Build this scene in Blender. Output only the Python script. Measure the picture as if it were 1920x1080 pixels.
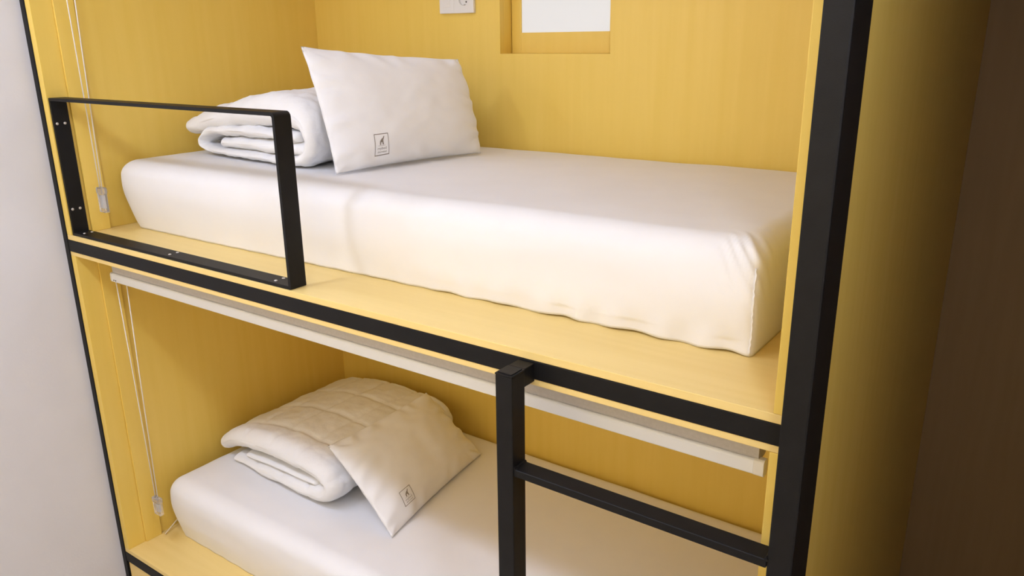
import bpy, bmesh, math, random
from mathutils import Vector, Matrix, noise

for o in list(bpy.data.objects):
    bpy.data.objects.remove(o)
scene = bpy.context.scene
COL = scene.collection
random.seed(7)

# ------------------------------------------------------------------ camera
F_PX = 1483.42
yaw, pitch, roll = math.radians(35.64975), math.radians(17.43342), math.radians(-0.67054)
cy_, sy_ = math.cos(yaw), math.sin(yaw)
cp_, sp_ = math.cos(pitch), math.sin(pitch)
fwd0 = Vector((-sy_, cy_, 0)); right0 = Vector((cy_, sy_, 0)); up0 = Vector((0, 0, 1))
fwd = fwd0 * cp_ - up0 * sp_
up1 = up0 * cp_ + fwd0 * sp_
r_ = right0 * math.cos(roll) + up1 * math.sin(roll)
u_ = -right0 * math.sin(roll) + up1 * math.cos(roll)
cam_data = bpy.data.cameras.new('camera')
cam = bpy.data.objects.new('camera', cam_data)
COL.objects.link(cam)
M = Matrix((r_, u_, -fwd)).transposed().to_4x4()
M.translation = Vector((2.38938, -1.07444, 0.54268))
cam.matrix_world = M
cam_data.sensor_fit = 'HORIZONTAL'
cam_data.sensor_width = 36.0
cam_data.lens = 36.0 * F_PX / 1920.0
cam_data.clip_start = 0.02
scene.camera = cam

# ------------------------------------------------------------------ world, lamps, exposure
world = bpy.data.worlds.new('world')
scene.world = world
world.use_nodes = True
world.node_tree.nodes['Background'].inputs[0].default_value = (1.0, 0.97, 0.95, 1)
world.node_tree.nodes['Background'].inputs[1].default_value = 0.0

scene.view_settings.view_transform = 'Standard'
scene.view_settings.look = 'None'
scene.view_settings.gamma = 1.0
scene.view_settings.use_curve_mapping = False
scene.view_settings.exposure = 0.0


def disk_lamp(loc, energy, size, color, spread=180, tilt=0):
    """area lamp, used for the ceiling row and for added fill"""
    d = bpy.data.lights.new('ceiling_or_fill_lamp', 'AREA')
    d.shape = 'DISK'
    d.size = size
    d.energy = energy
    d.color = color
    d.spread = math.radians(spread)
    o = bpy.data.objects.new('ceiling_or_fill_lamp', d)
    o.location = loc
    o.rotation_euler = (math.radians(tilt), 0, 0)
    COL.objects.link(o)
    return o


def point_fill(loc, energy, radius, color):  # bare point source added beside a row lamp to lift the upper bunk
    d = bpy.data.lights.new('point_fill_lamp', 'POINT')
    d.energy = energy
    d.shadow_soft_size = radius
    d.color = color
    o = bpy.data.objects.new('point_fill_lamp', d)
    o.location = loc
    COL.objects.link(o)
    return o


# downlights along the corridor ceiling; points, narrow beams and rightmost disk are added fill
LAMP_COL = (0.83, 0.96, 1.31)
for x, e_disk, e_point, e_beam in ((0.80, 0.8, 7.0, 1.8), (1.60, 0.6, 2.2, 1.7), (0.12, 0.7, 2.8, 0.0), (2.42, 5.5, 0.0, 0.0)):  # last entry is added to brighten the outer cheek
    if e_disk:
        disk_lamp((x, -0.66, 1.05), e_disk, 0.14, LAMP_COL)
        if e_point:
            point_fill((x, -0.62, 0.985), e_point, 0.06, LAMP_COL)
    if e_beam:
        disk_lamp((x - 0.2, -0.62, 1.05), e_beam, 0.12, LAMP_COL, 84)  # narrow beam added to brighten the lower bunk
# washers added to bounce warm fill off the front wall into the bunks
for x in (0.4, 1.3, 2.1):
    disk_lamp((x, -0.95, 1.05), 12.5, 0.16, LAMP_COL, 130, -50)
# unseen fill strips added under both ceiling panels, the lower dim and warm
for z, e, c in ((0.980, 1.25, LAMP_COL), (-0.060, 0.80, (1.0, 0.74, 0.38))):
    fill_strip = disk_lamp((1.05, 0.60, z), e, 0.04, c)
    fill_strip.name = 'bunk_fill_strip'
    fill_strip.data.shape = 'RECTANGLE'
    fill_strip.data.size = 1.50
    fill_strip.data.size_y = 0.03

# ------------------------------------------------------------------ materials


def srgb(r, g, b):
    def f(c):
        c /= 255.0
        return c / 12.92 if c <= 0.04045 else ((c + 0.055) / 1.055) ** 2.4
    return (f(r), f(g), f(b), 1.0)


def new_mat(name):
    m = bpy.data.materials.new(name)
    m.use_nodes = True
    nt = m.node_tree
    b = nt.nodes['Principled BSDF']
    return m, nt, b


def noise_mat(name, c1, c2, scale=(8, 8, 8), rough=0.6, detail=4, bump=0.0, bump_scale=200, spec=0.4, noise_scale=1.0):
    m, nt, b = new_mat(name)
    tc = nt.nodes.new('ShaderNodeTexCoord')
    mp = nt.nodes.new('ShaderNodeMapping')
    mp.inputs['Scale'].default_value = scale
    nz = nt.nodes.new('ShaderNodeTexNoise')
    nz.inputs['Scale'].default_value = noise_scale
    nz.inputs['Detail'].default_value = detail
    cr = nt.nodes.new('ShaderNodeValToRGB')
    cr.color_ramp.elements[0].position = 0.3
    cr.color_ramp.elements[1].position = 0.7
    cr.color_ramp.elements[0].color = c1
    cr.color_ramp.elements[1].color = c2
    nt.links.new(tc.outputs['Object'], mp.inputs[0])
    nt.links.new(mp.outputs[0], nz.inputs['Vector'])
    nt.links.new(nz.outputs['Fac'], cr.inputs[0])
    nt.links.new(cr.outputs[0], b.inputs['Base Color'])
    b.inputs['Roughness'].default_value = rough
    b.inputs['Specular IOR Level'].default_value = spec
    if bump > 0:
        n2 = nt.nodes.new('ShaderNodeTexNoise')
        n2.inputs['Scale'].default_value = bump_scale
        n2.inputs['Detail'].default_value = 3
        nt.links.new(tc.outputs['Object'], n2.inputs['Vector'])
        bp = nt.nodes.new('ShaderNodeBump')
        bp.inputs['Strength'].default_value = bump
        bp.inputs['Distance'].default_value = 0.002
        nt.links.new(n2.outputs['Fac'], bp.inputs['Height'])
        nt.links.new(bp.outputs[0], b.inputs['Normal'])
    return m


WA = (0.842, 0.588, 0.112, 1)
WB = (0.872, 0.618, 0.136, 1)
wood_v = noise_mat('birch_veneer_vertical', WA, WB, scale=(38, 38, 2.2), rough=0.42, detail=6)
wood_h = noise_mat('birch_veneer_lengthwise', (0.83, 0.60, 0.21, 1), (0.87, 0.64, 0.24, 1), scale=(2.0, 40, 40), rough=0.42, detail=6)
wood_edge = noise_mat('birch_edge_band', (0.78, 0.57, 0.27, 1), (0.83, 0.62, 0.31, 1), scale=(3, 60, 60), rough=0.5)
black = noise_mat('black_powder_coat', (0.0065, 0.006, 0.006, 1), (0.009, 0.0085, 0.0085, 1), scale=(30, 30, 30), rough=0.5, spec=0.2, bump=0.15, bump_scale=900)
plaster = noise_mat('white_wall_paint', (0.74, 0.72, 0.72, 1), (0.78, 0.76, 0.76, 1), scale=(4, 4, 4), rough=0.85, bump=0.1, bump_scale=150)
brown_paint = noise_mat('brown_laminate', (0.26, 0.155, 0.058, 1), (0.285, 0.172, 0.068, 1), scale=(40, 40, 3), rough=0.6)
warm_wall = noise_mat('warm_bounce_wall', (0.78, 0.57, 0.26, 1), (0.82, 0.61, 0.29, 1), scale=(40, 40, 3), rough=0.6)  # for the unseen front wall, toned to bounce tan fill
floor_mat = noise_mat('floor_vinyl', (0.52, 0.46, 0.40, 1), (0.57, 0.51, 0.45, 1), scale=(3, 30, 3), rough=0.6)
cotton = noise_mat('white_cotton', (0.87, 0.855, 0.85, 1), (0.89, 0.875, 0.87, 1), scale=(20, 20, 20), rough=0.85, bump=0.12, bump_scale=700, spec=0.2)
duvet_mat = noise_mat('white_quilt_cotton', (0.87, 0.855, 0.845, 1), (0.89, 0.875, 0.865, 1), scale=(20, 20, 20), rough=0.9, bump=0.35, bump_scale=120, spec=0.2)
sheet_mat = noise_mat('white_fitted_sheet', (0.86, 0.84, 0.83, 1), (0.88, 0.86, 0.85, 1), scale=(10, 10, 10), rough=0.7, bump=0.05, bump_scale=500, spec=0.25)
alu = noise_mat('pale_grey_metal', (0.87, 0.88, 0.92, 1), (0.88, 0.89, 0.93, 1), scale=(2, 80, 80), rough=0.45)
blind_grey = noise_mat('grey_blind_fabric', (0.50, 0.46, 0.43, 1), (0.54, 0.50, 0.47, 1), scale=(150, 150, 150), rough=0.8)
white_plastic = noise_mat('white_plastic', (0.80, 0.78, 0.76, 1), (0.82, 0.80, 0.78, 1), scale=(5, 5, 5), rough=0.35)
dark_hole = noise_mat('dark_socket_hole', (0.05, 0.04, 0.035, 1), (0.06, 0.05, 0.04, 1), rough=0.7)
steel = noise_mat('zinc_screw', (0.60, 0.57, 0.53, 1), (0.66, 0.63, 0.58, 1), rough=0.35)
steel.node_tree.nodes['Principled BSDF'].inputs['Metallic'].default_value = 0.7
cord_mat = noise_mat('white_cord', (0.82, 0.76, 0.68, 1), (0.86, 0.80, 0.72, 1), scale=(5, 5, 300), rough=0.7)
ink = noise_mat('grey_print', (0.24, 0.20, 0.17, 1), (0.28, 0.24, 0.20, 1), rough=0.8)
cable_mat = noise_mat('cream_cable', (0.74, 0.60, 0.38, 1), (0.78, 0.64, 0.42, 1), rough=0.5)

clear_plastic, nt_, b_ = new_mat('clear_acrylic')
b_.inputs['Base Color'].default_value = (0.98, 0.95, 0.92, 1)
b_.inputs['Roughness'].default_value = 0.12
b_.inputs['Transmission Weight'].default_value = 0.85
b_.inputs['IOR'].default_value = 1.45

pane_mat, nt_, b_ = new_mat('backlit_frosted_pane')
b_.inputs['Base Color'].default_value = (0.3, 0.3, 0.3, 1)
b_.inputs['Roughness'].default_value = 0.5
b_.inputs['Emission Color'].default_value = (1.0, 0.985, 0.98, 1)
b_.inputs['Emission Strength'].default_value = 0.55

# ------------------------------------------------------------------ helpers


def link_mesh(name, bm, mat, parent=None, smooth=False):
    """world-space bmesh -> one mesh object (stored relative to an unrotated parent)"""
    bmesh.ops.recalc_face_normals(bm, faces=bm.faces)
    if parent is not None:
        w = Vector((0, 0, 0)); p = parent
        while p is not None:
            w += p.location; p = p.parent
        bmesh.ops.translate(bm, verts=bm.verts, vec=-w)
    me = bpy.data.meshes.new(name)
    bm.to_mesh(me); bm.free()
    if smooth:
        for f in me.polygons:
            f.use_smooth = True
    me.materials.append(mat)
    o = bpy.data.objects.new(name, me)
    COL.objects.link(o)
    if parent is not None:
        o.parent = parent
    return o


def thing(name, label, cat, loc, group=None):
    o = bpy.data.objects.new(name, None)
    o.empty_display_size = 0.05
    o.location = loc
    COL.objects.link(o)
    o['label'] = label; o['category'] = cat
    if group:
        o['group'] = group
    return o


def tag(o, label, cat, group=None):
    o['label'] = label; o['category'] = cat
    if group:
        o['group'] = group
    return o


def add_box(bm, x0, x1, y0, y1, z0, z1, bevel=0.0, seg=2):
    b2 = bmesh.new()
    bmesh.ops.create_cube(b2, size=1.0)
    for v in b2.verts:
        v.co = Vector(((x0 + x1) / 2 + v.co.x * (x1 - x0), (y0 + y1) / 2 + v.co.y * (y1 - y0), (z0 + z1) / 2 + v.co.z * (z1 - z0)))
    if bevel > 0:
        bmesh.ops.bevel(b2, geom=list(b2.edges), offset=bevel, segments=seg, profile=0.6, affect='EDGES')
    tmp = bpy.data.meshes.new('tmp'); b2.to_mesh(tmp); b2.free()
    bm.from_mesh(tmp); bpy.data.meshes.remove(tmp)


def box(name, x0, x1, y0, y1, z0, z1, mat, parent=None, bevel=0.0012):
    bm = bmesh.new()
    add_box(bm, x0, x1, y0, y1, z0, z1, bevel)
    return link_mesh(name, bm, mat, parent)


def struct(o, label=None):
    o['kind'] = 'structure'
    if label:
        o['label'] = label
    return o


def add_tube(bm, pts, rad, n=10, cap=True):
    pts = [Vector(p) for p in pts]
    rings = []
    for i, p in enumerate(pts):
        a = pts[max(i - 1, 0)]; c = pts[min(i + 1, len(pts) - 1)]
        t = (c - a).normalized()
        ref = Vector((0, 0, 1)) if abs(t.z) < 0.9 else Vector((1, 0, 0))
        s = t.cross(ref).normalized(); q = t.cross(s)
        rings.append([bm.verts.new(p + (s * math.cos(k * 2 * math.pi / n) + q * math.sin(k * 2 * math.pi / n)) * rad) for k in range(n)])
    for a, b in zip(rings, rings[1:]):
        for k in range(n):
            bm.faces.new((a[k], a[(k + 1) % n], b[(k + 1) % n], b[k]))
    if cap:
        bm.faces.new(rings[0]); bm.faces.new(rings[-1][::-1])


def smoothstep(a, b, x):
    t = max(0.0, min(1.0, (x - a) / (b - a)))
    return t * t * (3 - 2 * t)


def nz(x, y, z=0.0):
    return noise.noise(Vector((x, y, z)))


# ------------------------------------------------------------------ setting
FLOOR = -1.36
CEIL = 1.08
struct(box('floor', -0.10, 2.72, -1.75, 1.40, FLOOR - 0.08, FLOOR, floor_mat, bevel=0))
struct(box('ceiling', -0.10, 2.72, -1.75, 1.40, CEIL, CEIL + 0.08, plaster, bevel=0))
struct(box('wall_left', -0.12, -0.0005, -1.75, 1.40, FLOOR, CEIL, plaster, bevel=0), 'smooth white painted wall left of the black bunk frame')
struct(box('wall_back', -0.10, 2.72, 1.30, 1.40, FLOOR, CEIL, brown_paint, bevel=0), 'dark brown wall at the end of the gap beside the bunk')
struct(box('wall_right', 2.62, 2.72, -1.75, -0.10, FLOOR, CEIL, plaster, bevel=0))
struct(box('wall_right_back', 2.58, 2.72, -0.0995, 1.30, FLOOR, CEIL, brown_paint, bevel=0))  # unseen stretch, added in brown to cut bounce onto the outer cheek
struct(box('wall_front', -0.10, 2.62, -1.85, -1.75, FLOOR, CEIL, warm_wall, bevel=0))

# ------------------------------------------------------------------ bunk bed (frame, veneer boxes, guard rail, ladder)
bunk = thing('bunk_bed', 'black steel framed two-level capsule bunk lined with pale birch veneer', 'bunk bed', (1.05, 0.5, FLOOR))
DECK = 0.015      # top of the upper deck
LDECK = -1.052    # top of the lower deck
YB = 0.9895
TOP = 1.0

# steel
box('post', 0.0, 0.023, -0.001, 0.034, FLOOR + .001, TOP + 0.03, black, bunk, 0.002)
box('post', 2.117, 2.1535, -0.0675, 0.0225, FLOOR + .001, TOP + 0.03, black, bunk, 0.003)
box('beam', 0.0235, 2.1165, 0.0, 0.034, -0.0352, -0.0002, black, bunk, 0.0015)
box('beam', 0.0235, 2.1165, 0.0, 0.034, -1.1022, -1.0672, black, bunk, 0.0015)
box('beam', 0.0235, 2.1165, 0.0, 0.034, TOP, TOP + 0.03, black, bunk, 0.0015)

# veneer boxes
box('deck_panel', 0.0235, 2.1165, 0.0015, YB, 0.0, DECK, wood_h, bunk, 0.001)
box('ceiling_panel', 0.0235, 2.1165, 0.0015, YB, -0.0475, -0.0355, wood_h, bunk, 0.001)
box('deck_panel', 0.0235, 2.1165, 0.0015, YB, -1.067, LDECK, wood_h, bunk, 0.001)
box('ceiling_panel', 0.0235, 2.1165, 0.035, YB, TOP - 0.012, TOP, wood_h, bunk, 0.001)
for z0, z1 in ((DECK + .0003, TOP - .0125), (LDECK + .0003, -0.0478)):
    box('side_panel', 0.0235, 0.0445, 0.1155, YB, z0, z1, wood_v, bunk, 0)
    box('front_lining', 0.0235, 0.0490, 0.0015, 0.0600, z0, z1, wood_v, bunk, 0.001)
    box('blind_jamb', 0.0235, 0.0555, 0.0604, 0.1155, z0, z1, wood_v, bunk, 0.001)
    box('side_panel', 2.0880, 2.1300, 0.1155, YB, z0, z1, wood_v, bunk, 0)
    box('front_lining', 2.0865, 2.1165, 0.0015, 0.1150, z0, z1, wood_v, bunk, 0.001)
# outer cheek of the bunk that runs back beside the dark gap
box('outer_cheek', 2.1304, 2.1500, 0.0750, 1.2990, FLOOR + .001, CEIL - .001, wood_v, bunk, 0.0005)
box('cheek_edge_strip', 2.1304, 2.1515, 0.0230, 0.0746, FLOOR + .001, CEIL - .001, wood_v, bunk, 0.0008)
# base drawer fronts below the lower deck
for x0, x1 in ((0.028, 0.705), (0.709, 1.400), (1.404, 2.112)):
    box('base_panel', x0, x1, 0.004, 0.022, FLOOR + .01, -1.1065, wood_h, bunk, 0.0015)
box('base_board', 0.0235, 2.1165, 0.024, 0.040, FLOOR + .001, -1.1025, wood_edge, bunk, 0)

# back panels: the upper one has the window opening
WX0, WX1, WZ0, WZ1 = 0.8747, 1.2605, 0.5012, 0.94
bm = bmesh.new()
add_box(bm, 0.0235, WX0, YB + .0003, YB + .018, -1.067, TOP)
add_box(bm, WX1, 2.13, YB + .0003, YB + .018, -1.067, TOP)
add_box(bm, WX0, WX1, YB + .0003, YB + .018, -1.067, WZ0)
add_box(bm, WX0, WX1, YB + .0003, YB + .018, WZ1, TOP)
link_mesh('back_panel', bm, wood_v, bunk)


def screw(name, c, axis, parent, r=0.0040):
    bm = bmesh.new()
    prof = [(r, 0.0), (r * .95, 0.0008), (r * .7, 0.0016), (r * .3, 0.0020)]
    n = 14
    ax = Vector(axis); s = Vector((0, 1, 0)); q = ax.cross(s)
    rings = []
    for rr, h in prof:
        rings.append([bm.verts.new(Vector(c) + ax * h + (s * math.cos(2 * math.pi * k / n) + q * math.sin(2 * math.pi * k / n)) * rr) for k in range(n)])
    for a, b in zip(rings, rings[1:]):
        for k in range(n):
            bm.faces.new((a[k], a[(k + 1) % n], b[(k + 1) % n], b[k]))
    bm.faces.new(rings[-1])
    return link_mesh(name, bm, steel, parent, True)


def rrect(x0, x1, z0, z1, r, n=6):
    """rounded rectangle, r = (bottom left, bottom right, top right, top left)"""
    pts = []
    for (cx, cz, a0, rr) in ((x0, z0, 180, r[0]), (x1, z0, 270, r[1]), (x1, z1, 0, r[2]), (x0, z1, 90, r[3])):
        sx = 1 if cx == x0 else -1; sz = 1 if cz == z0 else -1
        for k in range(n + 1):
            a = math.radians(a0 + 90 * k / n)
            pts.append((cx + sx * rr + rr * math.cos(a), cz + sz * rr + rr * math.sin(a)))
    return pts


RX0, RX1, RZ0, RZ1, RT = 0.0495, 1.0095, DECK + .0003, 0.4035, 0.0080
RY0, RY1 = 0.0050, 0.0490
outer = rrect(RX0, RX1, RZ0, RZ1, (.002, .003, .012, .004))
inner = rrect(RX0 + RT, RX1 - RT, RZ0 + RT, RZ1 - RT, (.001, .001, .005, .001))
bm = bmesh.new()
L_ = [[bm.verts.new((x, y, z)) for x, z in pts] for pts in (outer, inner) for y in (RY0, RY1)]
of, ob, inf_, inb = L_
n = len(of)
for k in range(n):
    j = (k + 1) % n
    bm.faces.new((of[k], of[j], inf_[j], inf_[k]))
    bm.faces.new((ob[k], inb[k], inb[j], ob[j]))
    bm.faces.new((of[k], ob[k], ob[j], of[j]))
    bm.faces.new((inf_[k], inf_[j], inb[j], inb[k]))
bmesh.ops.remove_doubles(bm, verts=bm.verts, dist=1e-6)
rail = link_mesh('guard_rail', bm, black, bunk)
rail['label'] = 'black flat steel guard rail at the head end of the upper bunk'
for z in (0.333, 0.091):
    for y in (0.0135, 0.035):
        screw('screw', (RX0 + RT, y, z), (1, 0, 0), rail)
for x in (0.092, 0.520, 0.942):
    for y in (0.018, 0.040):
        screw('screw', (x, y, RZ0 + RT), (0, 0, 1), rail)

# ladder
LX0, LX1, LY0, LY1 = 1.6313, 1.6669, -0.0708, -0.0318
ladder = box('ladder', LX0, LX1, LY0, LY1, FLOOR + .001, -0.0075, black, bunk, 0.002)
ladder['label'] = 'black square tube ladder stile with flat rungs welded to the right post'
bm = bmesh.new()
add_box(bm, LX0 - .0006, LX1 + .0006, LY0 - .0006, LY1 + .0006, -0.0073, -0.0040, 0.0012)
add_box(bm, LX0 + .003, LX1 - .003, LY0 + .003, LY1 - .003, -0.0042, -0.0022, 0.0008)
link_mesh('end_cap', bm, black, ladder)
box('bracket', LX0 + .001, LX1 - .001, LY1, -0.0002, -0.0385, -0.0035, black, ladder, 0.0015)
for z in (-0.182, -0.462, -0.742, -1.022):
    bm = bmesh.new()
    add_box(bm, LX1, 2.1168, -0.0690, -0.0330, z - 0.0150, z, 0.0025, 3)
    for cx in (LX1 + .001, 2.116):   # weld beads at both ends
        add_tube(bm, [(cx, -0.0690 + .036 * k / 6, z + .0006 * math.sin(k * 2.1)) for k in range(7)], 0.0030, 8)
    link_mesh('rung', bm, black, ladder, False)

# ------------------------------------------------------------------ window in the upper back panel
win = struct(box('window_1', WX0 + .0355, WX1 - .0345, YB + .0660, YB + .0700, WZ0 + .060, WZ1 - .03, pane_mat, bevel=0), 'frosted window pane glowing white in a birch framed niche')
FY0 = YB + .0605
bm = bmesh.new()
add_box(bm, WX0 + .0022, WX0 + .0370, FY0, FY0 + .016, WZ0, WZ1, 0.001)
add_box(bm, WX1 - .0360, WX1 - .0005, FY0, FY0 + .016, WZ0, WZ1, 0.001)
add_box(bm, WX0 + .0370, WX1 - .0360, FY0, FY0 + .016, WZ0, WZ0 + .0615, 0.001)
add_box(bm, WX0 + .0370, WX1 - .0360, FY0, FY0 + .016, WZ1 - .035, WZ1, 0.001)
link_mesh('window_frame', bm, wood_v, win)
bm = bmesh.new()
add_box(bm, WX0 - .012, WX0, YB + .0185, YB + .078, WZ0 - .012, WZ1 + .012)
add_box(bm, WX1, WX1 + .012, YB + .0185, YB + .078, WZ0 - .012, WZ1 + .012)
add_box(bm, WX0, WX1, YB + .0185, YB + .078, WZ0 - .012, WZ0)
add_box(bm, WX0, WX1, YB + .0185, YB + .078, WZ1, WZ1 + .012)
link_mesh('window_lining', bm, wood_v, win)

# ------------------------------------------------------------------ wall socket
SX0, SX1, SZ0, SZ1 = 0.6435, 0.7815, 0.6240, 0.7060
SCX, SCZ, SR = 0.7420, 0.6655, 0.0200
PT = YB - 0.0095
sock = thing('wall_socket', 'white double wall socket plate on the upper back panel left of the window', 'socket', (0.7125, YB, 0.665))
bm = bmesh.new()
N = 48
x_mid = 0.7020


def rect_pt(a, x0, x1, z0, z1, cx, cz):
    dx, dz = math.cos(a), math.sin(a)
    t = 1e9
    if dx > 1e-9: t = min(t, (x1 - cx) / dx)
    if dx < -1e-9: t = min(t, (x0 - cx) / dx)
    if dz > 1e-9: t = min(t, (z1 - cz) / dz)
    if dz < -1e-9: t = min(t, (z0 - cz) / dz)
    return cx + dx * t, cz + dz * t


angs = sorted([2 * math.pi * k / N for k in range(N)] + [math.atan2(z - SCZ, x - SCX) % (2 * math.pi) for x in (x_mid, SX1) for z in (SZ0, SZ1)])
o1 = []; o2 = []; i1 = []; i2 = []
for a in angs:
    x, z = rect_pt(a, x_mid, SX1, SZ0, SZ1, SCX, SCZ)
    o1.append(bm.verts.new((x, YB - .0005, z))); o2.append(bm.verts.new((x, PT, z)))
    cx, cz = SCX + SR * math.cos(a), SCZ + SR * math.sin(a)
    i2.append(bm.verts.new((cx, PT, cz))); i1.append(bm.verts.new((cx, YB - .0015, cz)))
m_ = len(angs)
for k in range(m_):
    j = (k + 1) % m_
    bm.faces.new((o1[k], o1[j], o2[j], o2[k])); bm.faces.new((o2[k], o2[j], i2[j], i2[k])); bm.faces.new((i2[k], i2[j], i1[j], i1[k]))
bm.faces.new(i1)
add_box(bm, SX0, x_mid - .0004, PT, YB - .0005, SZ0, SZ1, 0.0012)
link_mesh('plate', bm, white_plastic, sock)
box('switch_rocker', SX0 + .016, x_mid - .014, PT - .0012, PT + .001, SZ0 + .018, SZ1 - .014, white_plastic, sock, 0.0008)
for a in (-62, 118):
    bm = bmesh.new()
    hx, hz = SCX + .0098 * math.cos(math.radians(a)), SCZ + .0098 * math.sin(math.radians(a))
    add_tube(bm, [(hx, YB - .0022, hz), (hx, YB - .0016, hz)], 0.0027, 12)
    link_mesh('pin_hole', bm, dark_hole, sock)
for s in (-1, 1):
    bm = bmesh.new()
    add_box(bm, SCX - .0025, SCX + .0025, PT + .001, PT + .006, SCZ + s * .0175 - .0022, SCZ + s * .0175 + .0022, 0.0004)
    link_mesh('earth_clip', bm, steel, sock)

# ------------------------------------------------------------------ roller blinds
def capsule_prof(y0, y1, z0, z1, r, n=5):
    return rrect(y0, y1, z0, z1, (r, r, r, r), n)


def add_extrude_x(bm, prof, x0, x1):
    a = [bm.verts.new((x0, y, z)) for y, z in prof]; b = [bm.verts.new((x1, y, z)) for y, z in prof]
    n = len(a)
    for k in range(n):
        bm.faces.new((a[k], a[(k + 1) % n], b[(k + 1) % n], b[k]))
    bm.faces.new(a[::-1]); bm.faces.new(b)


def cord_weight(parent, cx, cy, z0, z1, w):
    bm = bmesh.new()
    add_box(bm, cx - w / 2, cx + w / 2, cy - .007, cy + .007, z0, z1, 0.002, 3)
    o = link_mesh('cord_weight', bm, clear_plastic, parent)
    bm = bmesh.new()
    add_box(bm, cx - w * .22, cx + w * .22, cy - .003, cy + .003, z0 + .012, z1 - .022, 0.001)
    link_mesh('metal_insert', bm, alu, o)
    bm = bmesh.new()
    add_box(bm, cx - w * .5 - .0015, cx + w * .5 + .0015, cy - .0082, cy + .0082, z1 - .018, z1 - .002, 0.002, 2)
    link_mesh('grip_band', bm, clear_plastic, o)
    return o


def roller_blind(label, zt, cz, xa, xb, cx, cy, wz0, wz1, ww):
    """zt = underside of the panel it hangs from; cords from the bar down to the weight"""
    t = thing('roller_blind', label, 'blind', (1.07, 0.075, zt), 'rolled up blinds of the bunks')
    bm = bmesh.new()
    add_extrude_x(bm, capsule_prof(0.0600, 0.1000, zt - .0560, zt - .0005, .012), 0.1300, 2.0540)
    link_mesh('fabric_roll', bm, blind_grey, t, False)
    bm = bmesh.new()
    add_extrude_x(bm, capsule_prof(0.0580, 0.0760, zt - .0800, zt - .0530, .005), 0.1230, 2.0470)
    bar = link_mesh('bottom_bar', bm, alu, t, False)
    for x0, x1 in ((0.1180, 0.1226), (2.0474, 2.0640)):
        bm = bmesh.new()
        add_extrude_x(bm, capsule_prof(0.0572, 0.0768, zt - .0808, zt - .0512, .0065), x0, x1)
        link_mesh('end_cap', bm, white_plastic, bar, False)
    for k, (xt, xw) in enumerate(((xa, cx - ww * .22), (xb, cx + ww * .16))):
        bm = bmesh.new()
        add_tube(bm, [(xt, cy, zt - .078), (xt * .5 + xw * .5, cy, (zt + wz1) / 2), (xw, cy, wz1 - .004)], 0.0016, 8)
        link_mesh('cord', bm, cord_mat, t, True)
    cord_weight(t, cx, cy, wz0, wz1, ww)
    bm = bmesh.new()
    for dx in (.012, .022):
        add_tube(bm, [(0.1230 + dx, 0.0578, zt - .073), (0.1230 + dx, 0.0570, zt - .073)], 0.0022, 8)
    link_mesh('cord_hole', bm, dark_hole, bar)
    return t


blind = roller_blind('rolled grey blind under the upper deck with cord and clear weight hanging in lower bunk', -0.0478, 0, 0.121, 0.180, 0.149, 0.070, -0.915, -0.852, 0.034)
blind2 = roller_blind('pair of white blind cords with clear weight hanging behind the upper guard rail', TOP - .0125, 0, 0.108, 0.168, 0.126, 0.070, 0.080, 0.153, 0.030)
del blind['group']; del blind2['group']

# ------------------------------------------------------------------ mattresses
def axis_samples(a, b, n, edge, dens=8):
    """samples from a to b, dense within `edge` of either end"""
    s = [a + edge * k / dens for k in range(dens)]
    s += [a + edge + (b - a - 2 * edge) * k / n for k in range(n)]
    s += [b - edge + edge * k / dens for k in range(dens + 1)]
    return s


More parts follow.
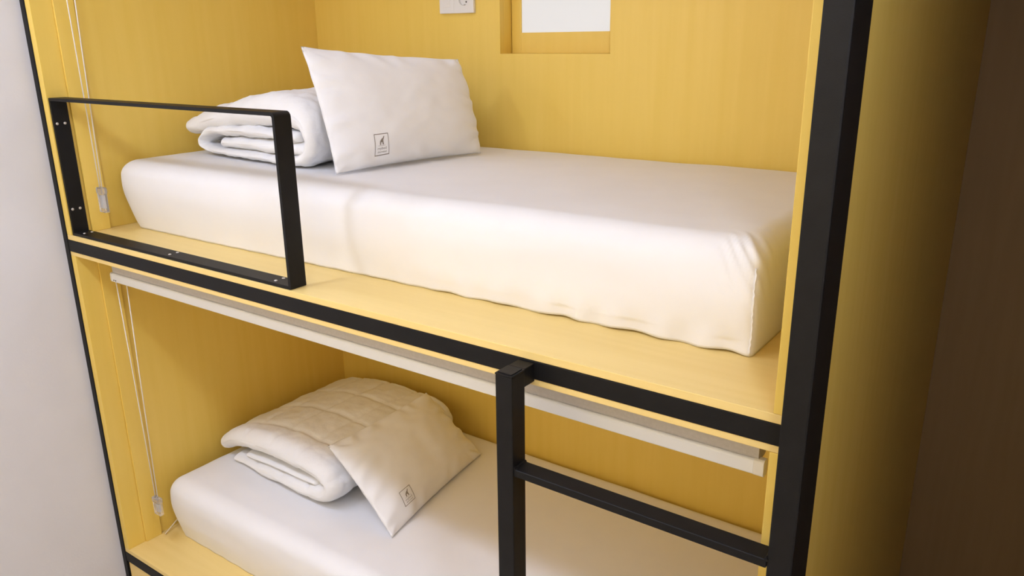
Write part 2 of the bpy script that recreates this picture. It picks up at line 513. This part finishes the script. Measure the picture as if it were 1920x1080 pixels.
def mattress(name, label, x0, x1, y0, y1, z0, z1, seed, skew, lean, corner):
    r = 0.045
    xs = axis_samples(x0, x1, 150, 0.07, 12); ys = axis_samples(y0, y1, 50, 0.07, 12); zs = axis_samples(z0, z1, 16, 0.05, 9)
    bm = bmesh.new()
    cache = {}

    def shape(p):
        q = Vector((min(max(p.x, x0 + r), x1 - r), min(max(p.y, y0 + r), y1 - r), min(max(p.z, z0 + .012), z1 - r)))
        d = p - q
        # the sewn right-hand corners are squarer than the left-hand ones
        pw = 2.4 + 3.2 * smoothstep(.3, .7, (p.x - x0) / (x1 - x0))
        if d.length > 1e-9:
            lh = (abs(d.x) ** pw + abs(d.y) ** pw) ** (1 / pw)
            if p.z < z0 + .012:
                k = min(1.0, r / lh) if lh > 1e-9 else 1.0
                p2 = q + Vector((d.x * k, d.y * k, d.z))
            else:
                l = math.sqrt(lh * lh + d.z * d.z)
                p2 = q + d * (min(l, r) / l)
        else:
            p2 = p.copy()
        h = (p2.z - z0) / (z1 - z0)
        t = (p2.x - x0) / (x1 - x0)
        front = smoothstep(y0 + .12, y0, p2.y)
        lft = smoothstep(x0 + .12, x0, p2.x); rgt = smoothstep(x1 - .12, x1, p2.x)
        # skew in plan, lean of the front, soft bulge
        p2.y += skew * t * (1 - (p2.y - y0) / (y1 - y0))
        p2.y -= front * lean * smoothstep(0, .75, h) * (1 - 0.75 * t)
        p2.y -= front * .010 * math.sin(math.pi * min(1, max(0, h)))
        p2.x -= lft * (.011 * smoothstep(.0, .6, h) - .006 * smoothstep(.10, .0, h))
        p2.x += rgt * .004 * math.sin(math.pi * h)
        # hem puckers near the bottom of the front, stronger to the right
        hem = smoothstep(.30, .02, h) * front
        p2.y -= hem * (.0032 * (0.5 + t) * math.sin(p2.x * 70 + 3 * nz(p2.x * 6, seed)) * (0.4 + 0.6 * smoothstep(.45, .9, t)))
        if h < .12:
            p2.z += front * .004 * (1 + math.sin(p2.x * 40 + 4 * nz(p2.x * 5, seed + 3))) * smoothstep(.3, .9, t) * 0.5
        # broad softness
        top = smoothstep(.8, 1.0, h)
        p2.z += top * (.0045 * nz(p2.x * 2.2, p2.y * 2.6, seed) + .0012 * nz(p2.x * 9, p2.y * 14, seed + 5))
        p2.y += front * .003 * nz(p2.x * 3.0, h * 3, seed + 9)
        # wrinkles that gather at the front right corner
        if corner:
            c = Vector((x1, y0 + skew, z1 - .03))
            dist = (p2 - c).length
            w = smoothstep(.13, .02, dist)
            if w > 0:
                a = (p2.x - c.x) * 0.85 + (p2.y - c.y) * 0.55 + (p2.z - c.z) * 0.5
                p2 += Vector((.35, -.45, .5)) * (.0036 * w * math.sin(a * 260 + 3.5 * nz(p2.x * 12, p2.y * 12, p2.z * 12)))
        return p2

    def vert(p):
        key = (round(p.x, 5), round(p.y, 5), round(p.z, 5))
        if key not in cache:
            cache[key] = bm.verts.new(shape(p))
        return cache[key]

    def face_grid(A, B, fn):
        for i in range(len(A) - 1):
            for j in range(len(B) - 1):
                vs = [vert(fn(A[i], B[j])), vert(fn(A[i + 1], B[j])), vert(fn(A[i + 1], B[j + 1])), vert(fn(A[i], B[j + 1]))]
                try:
                    bm.faces.new(vs)
                except ValueError:
                    pass
    face_grid(xs, ys, lambda a, b: Vector((a, b, z1)))
    face_grid(xs, ys, lambda a, b: Vector((a, b, z0)))
    face_grid(xs, zs, lambda a, b: Vector((a, y0, b)))
    face_grid(xs, zs, lambda a, b: Vector((a, y1, b)))
    face_grid(ys, zs, lambda a, b: Vector((x0, a, b)))
    face_grid(ys, zs, lambda a, b: Vector((x1, a, b)))
    o = link_mesh(name, bm, sheet_mat, None, True)
    tag(o, label, 'mattress')
    # stitched corner seam of the fitted sheet
    bm = bmesh.new()
    pts = []
    for k in range(25):
        h = k / 24
        z = z0 + .004 + h * (z1 - z0 - .045)
        p = shape(Vector((x1, y0, z)))
        pts.append(p + Vector((.0006 + .0008 * math.sin(k * 2.7), -.0008, 0)))
    add_tube(bm, pts, 0.0017, 8)
    link_mesh('corner_seam', bm, sheet_mat, o, True)
    return o


mattress('mattress', 'white sheeted mattress on the upper deck behind the guard rail', 0.094, 1.988, 0.166, 0.984, DECK + .0008, 0.2190, 1.0, 0.022, 0.020, True)
mattress('mattress', 'white sheeted mattress on the lower deck behind the ladder', 0.098, 1.965, 0.152, 0.984, LDECK + .0008, -0.8400, 4.0, 0.012, 0.012, True)

# ------------------------------------------------------------------ folded duvets
def catmull(pts, n):
    out = []
    P = [pts[0]] + list(pts) + [pts[-1]]
    for i in range(1, len(P) - 2):
        p0, p1, p2, p3 = [Vector(q) for q in P[i - 1:i + 3]]
        for k in range(n):
            t = k / n
            out.append(0.5 * ((2 * p1) + (p2 - p0) * t + (2 * p0 - 5 * p1 + 4 * p2 - p3) * t * t + (3 * p1 - p0 - 3 * p2 + p3) * t ** 3))
    out.append(Vector(pts[-1]))
    return out


def add_layer(bm, path, yf, yb, seed, quilt, zmin, sub=20, er=0.045, dome=0.0, ncols=120, ruf=1.0):
    """a thick padded ribbon: path of (x, z, thickness) swept from front edge yf(x) to back edge yb"""
    C = catmull(path, sub)
    L = [0.0]
    for a, b in zip(C, C[1:]):
        L.append(L[-1] + math.hypot(b.x - a.x, b.y - a.y))
    n = len(C)
    ring = []
    for i, c in enumerate(C):
        a = C[max(i - 1, 0)]; b = C[min(i + 1, n - 1)]
        tx, tz = b.x - a.x, b.y - a.y
        l = math.hypot(tx, tz) or 1
        nx, nzv = -tz / l, tx / l
        ring.append((c.x, c.y, c.z, nx, nzv, tx / l, tz / l, L[i]))
    # closed outline: one side, round end, other side, round start
    outline = []
    K = 6
    for e in ring:
        outline.append((e[0], e[1], e[3], e[4], e[2] / 2, e[7], 1))
    e = ring[-1]
    for k in range(1, K):
        a = math.pi * k / K
        dx = e[3] * math.cos(a) + e[5] * math.sin(a); dz = e[4] * math.cos(a) + e[6] * math.sin(a)
        outline.append((e[0], e[1], dx, dz, e[2] / 2, e[7], 0))
    for e in reversed(ring):
        outline.append((e[0], e[1], -e[3], -e[4], e[2] / 2, e[7], -1))
    e = ring[0]
    for k in range(1, K):
        a = math.pi * k / K
        dx = -e[3] * math.cos(a) - e[5] * math.sin(a); dz = -e[4] * math.cos(a) - e[6] * math.sin(a)
        outline.append((e[0], e[1], dx, dz, e[2] / 2, e[7], 0))
    # y columns, dense near both ends
    cols = []
    for j in range(ncols + 1):
        t = j / ncols
        cols.append(0.5 - 0.5 * math.cos(math.pi * t))
    rows = []
    for t in cols:
        row = []
        for (x, z, dx, dz, h, s, side) in outline:
            y_f = yf(x) + .008 * nz(s * 9, seed, side); y_b = yb + .012 * nz(s * 8, seed + 2)
            y = y_f + (y_b - y_f) * t
            d = min(y - y_f, y_b - y)
            w = math.sqrt(max(0.0, 1 - (1 - min(1, d / er)) ** 2))
            w = 0.02 + 0.98 * w
            hh = h * w
            hh += ruf * (.0035 * nz(s * 14, y * 12, seed + side) + .0022 * nz(s * 34, y * 30, seed + 7) + .0012 * nz(s * 75, y * 55, seed + 17)) * w
            if quilt > 0:
                g = 0.0
                for v, pitch, off in ((s, .140, .03), (y, .150, .035)):
                    m = abs(((v + off) / pitch) % 1.0 - 0.5) * pitch
                    dd = pitch / 2 - m
                    g = max(g, math.exp(-(dd / .0075) ** 2))
                    hh += quilt * .35 * (1 - (1 - min(1, dd / (pitch / 2))) ** 2) * w - quilt * .175 * w
                hh -= quilt * g * w
            up = dome * math.sin(math.pi * min(1, max(0, t))) * smoothstep(zmin + .08, zmin + .16, z)
            zz = max(z + dz * hh + up, zmin)
            row.append(bm.verts.new((x + dx * hh + .004 * nz(y * 7, s * 4, seed + 4), y, zz)))
        rows.append(row)
    m = len(outline)
    for a, b in zip(rows, rows[1:]):
        for k in range(m):
            bm.faces.new((a[k], a[(k + 1) % m], b[(k + 1) % m], b[k]))
    # close both ends by pairing the two sides of the ribbon
    mir = lambda i: n + (K - 1) + (n - 1 - i)
    for row in (rows[0], rows[-1]):
        for i in range(n - 1):
            bm.faces.new((row[i], row[i + 1], row[mir(i + 1)], row[mir(i)]))
        bm.faces.new([row[n - 1 + k] for k in range(K + 1)])
        bm.faces.new([row[mir(0)]] + [row[mir(0) + k] for k in range(1, K)] + [row[0]])


bm = bmesh.new()
zm = 0.2245
yf_up = lambda x: 0.345 - 0.095 * (x - 0.2)
add_layer(bm, [(.70, .302, .030), (.50, .304, .034), (.32, .298, .034), (.245, .286, .032), (.212, .262, .028), (.245, .239, .026), (.45, .236, .026),
               (.66, .237, .028), (.738, .256, .040), (.757, .305, .052), (.720, .355, .075), (.60, .368, .090), (.42, .350, .078), (.26, .322, .062), (.155, .300, .050)],
          yf_up, 0.90, 11.0, 0.0020, zm, dome=.004, ruf=1.7)
add_layer(bm, [(.725, .270, .040), (.52, .268, .042), (.34, .263, .036)], lambda x: yf_up(x) + .006, 0.88, 15.0, 0.0, zm)
duvet_up = link_mesh('folded_duvet', bm, duvet_mat, None, True)
tag(duvet_up, 'white duvet folded in layers on the upper mattress behind the upright pillow', 'duvet')

bm = bmesh.new()
zm = -0.8345
yf_lo = lambda x: 0.335 - 0.055 * (x - 0.15)
add_layer(bm, [(.20, -.822, .028), (.36, -.816, .042), (.56, -.810, .055), (.655, -.795, .058), (.694, -.755, .060), (.650, -.722, .066), (.50, -.714, .074), (.34, -.722, .074), (.20, -.748, .066), (.130, -.785, .056)],
          yf_lo, 0.90, 21.0, 0.0065, zm, dome=.030)
add_layer(bm, [(.26, -.792, .022), (.44, -.778, .026), (.62, -.768, .028)], lambda x: yf_lo(x) + .012, 0.88, 25.0, 0.0, zm)
duvet_lo = link_mesh('folded_duvet', bm, duvet_mat, None, True)
tag(duvet_lo, 'quilted white duvet folded on the lower mattress under the leaning pillow', 'duvet')

# ------------------------------------------------------------------ pillows
class Pillow:
    def __init__(s, BL, BR, TR, TL, tf, tb, seed, pinch=0.03, bulge=0.03):
        s.bulge = bulge
        s.c = [Vector(p) for p in (BL, BR, TR, TL)]
        s.tf, s.tb, s.seed, s.pinch = tf, tb, seed, pinch
        s.n = ((s.c[1] - s.c[0]) + (s.c[2] - s.c[3])).cross((s.c[3] - s.c[0]) + (s.c[2] - s.c[1])).normalized()

    def base(s, u, v):
        # pinched outline: the sides bow inwards between the pointed corners
        pu = u * (1 - (s.pinch if u < 0 else s.bulge) * (1 - v * v) * abs(u)); pv = v * (1 - s.pinch * 1.5 * (1 - u * u) * abs(v))
        a, b = (pu + 1) / 2, (pv + 1) / 2
        c = s.c
        return c[0] * (1 - a) * (1 - b) + c[1] * a * (1 - b) + c[2] * a * b + c[3] * (1 - a) * b

    def pt(s, u, v, side, off=0.0):
        prof = max(0.0, (1 - abs(u) ** 2.6)) ** 0.62 * max(0.0, (1 - abs(v) ** 2.6)) ** 0.62
        t = (s.tf if side > 0 else s.tb) * prof
        # seam puckers radiating from the edges
        e = max(abs(u), abs(v))
        w = smoothstep(.62, .97, e) * smoothstep(1.0, .97, e)
        ang = (v if abs(u) > abs(v) else u)
        t += w * .0045 * math.sin(ang * 17 + 5 * nz(u * 2, v * 2, s.seed))
        t += .0055 * nz(u * 2.1 + s.seed, v * 1.8, side) * prof + .0022 * nz(u * 6, v * 5, s.seed + side) * prof
        return s.base(u, v) + s.n * (side * t + off)

    def build(s, label):
        bm = bmesh.new()
        N = 56
        def par(k):
            a = -1 + 2 * k / N
            return math.sin(a * math.pi / 2) * .55 + a * .45
        g = {}
        for side in (1, -1):
            for i in range(N + 1):
                for j in range(N + 1):
                    edge = i in (0, N) or j in (0, N)
                    if edge and side < 0:
                        g[(side, i, j)] = g[(1, i, j)]
                    else:
                        u, v = par(i), par(j)
                        p = s.pt(u, v, side)
                        if edge:
                            p += s.n * .003 * nz(u * 7 + v * 5, s.seed)
                        g[(side, i, j)] = bm.verts.new(p)
            for i in range(N):
                for j in range(N):
                    bm.faces.new((g[(side, i, j)], g[(side, i + 1, j)], g[(side, i + 1, j + 1)], g[(side, i, j + 1)]))
        o = link_mesh('pillow', bm, cotton, None, True)
        tag(o, label, 'pillow')
        return o

    def print_mark(s, parent, u0, u1, v0, v1):
        """boxed emblem printed on the case: frame, upright animal, two lines of lettering"""
        bm = bmesh.new()

        def mp(x, y):
            return s.pt(u0 + (u1 - u0) * x, v0 + (v1 - v0) * y, 1, 0.0007)

        def quad(x0, y0, x1, y1, n=5):
            for k in range(n):
                if abs(x1 - x0) > abs(y1 - y0):
                    a, b = x0 + (x1 - x0) * k / n, x0 + (x1 - x0) * (k + 1) / n
                    c = [(a, y0), (b, y0), (b, y1), (a, y1)]
                else:
                    a, b = y0 + (y1 - y0) * k / n, y0 + (y1 - y0) * (k + 1) / n
                    c = [(x0, a), (x1, a), (x1, b), (x0, b)]
                bm.faces.new([bm.verts.new(mp(*q)) for q in c])
        w, h = .040, .036
        quad(0, 0, 1, h); quad(0, 1 - h, 1, 1); quad(0, h, w, 1 - h); quad(1 - w, h, 1, 1 - h)
        poly = [(.36, .46), (.44, .48), (.45, .58), (.53, .60), (.55, .48), (.64, .48), (.62, .60), (.62, .70), (.66, .76), (.72, .86), (.68, .88), (.60, .79), (.52, .76), (.44, .70), (.38, .64), (.36, .55)]
        bm.faces.new([bm.verts.new(mp(*q)) for q in poly])
        quad(.24, .435, .74, .447, 3)
        for txt, yb_, hh in (('mybed', .265, .17), ('dormitel', .12, .13)):
            cu = bpy.data.curves.new('lettering', 'FONT')
            cu.body = txt; cu.size = 1.0; cu.resolution_u = 2
            ob = bpy.data.objects.new('lettering', cu)
            COL.objects.link(ob)
            bpy.context.view_layer.update()
            me = bpy.data.meshes.new_from_object(ob.evaluated_get(bpy.context.evaluated_depsgraph_get()))
            bpy.data.objects.remove(ob)
            xs = [v.co.x for v in me.vertices]
            x_min, x_max = min(xs), max(xs)
            vs = [bm.verts.new(mp(.20 + .60 * (v.co.x - x_min) / (x_max - x_min), yb_ + hh * v.co.y)) for v in me.vertices]
            for f in me.polygons:
                try:
                    bm.faces.new([vs[k] for k in f.vertices])
                except ValueError:
                    pass
            bpy.data.meshes.remove(me)
        return link_mesh('printed_emblem', bm, ink, parent)


# order: bottom front, bottom back, top back, top front (front = nearer the aisle); normal faces +x
p_up = Pillow((.868, .290, .2225), (.944, .790, .2225), (.885, .770, .490), (.735, .325, .532), 0.062, 0.022, 3.0, 0.03, -0.035)
pu = p_up.build('plump white pillow standing upright on the upper mattress against folded duvet')
p_up.print_mark(pu, -.555, -.39, -.85, -.50)
p_lo = Pillow((.945, .325, -.8360), (.862, .862, -.8360), (.672, .800, -.628), (.668, .350, -.634), 0.060, 0.018, 8.0)
pl = p_lo.build('white pillow leaning flat against the folded duvet on the lower mattress')
p_lo.print_mark(pl, -.69, -.50, -.78, -.50)

# ------------------------------------------------------------------ small things
bm = bmesh.new()
pts = [(.070, .118, LDECK + .003), (.062, .150, LDECK + .014), (.056, .190, LDECK + .030), (.054, .235, LDECK + .040), (.060, .290, LDECK + .036), (.066, .36, LDECK + .012), (.070, .45, LDECK + .003)]
add_tube(bm, [Vector(p) for p in catmull(pts, 6)], 0.0025, 8)
tag(link_mesh('cable', bm, cable_mat, None, True), 'thin cream cable arching over the lower deck beside the mattress end', 'cable')
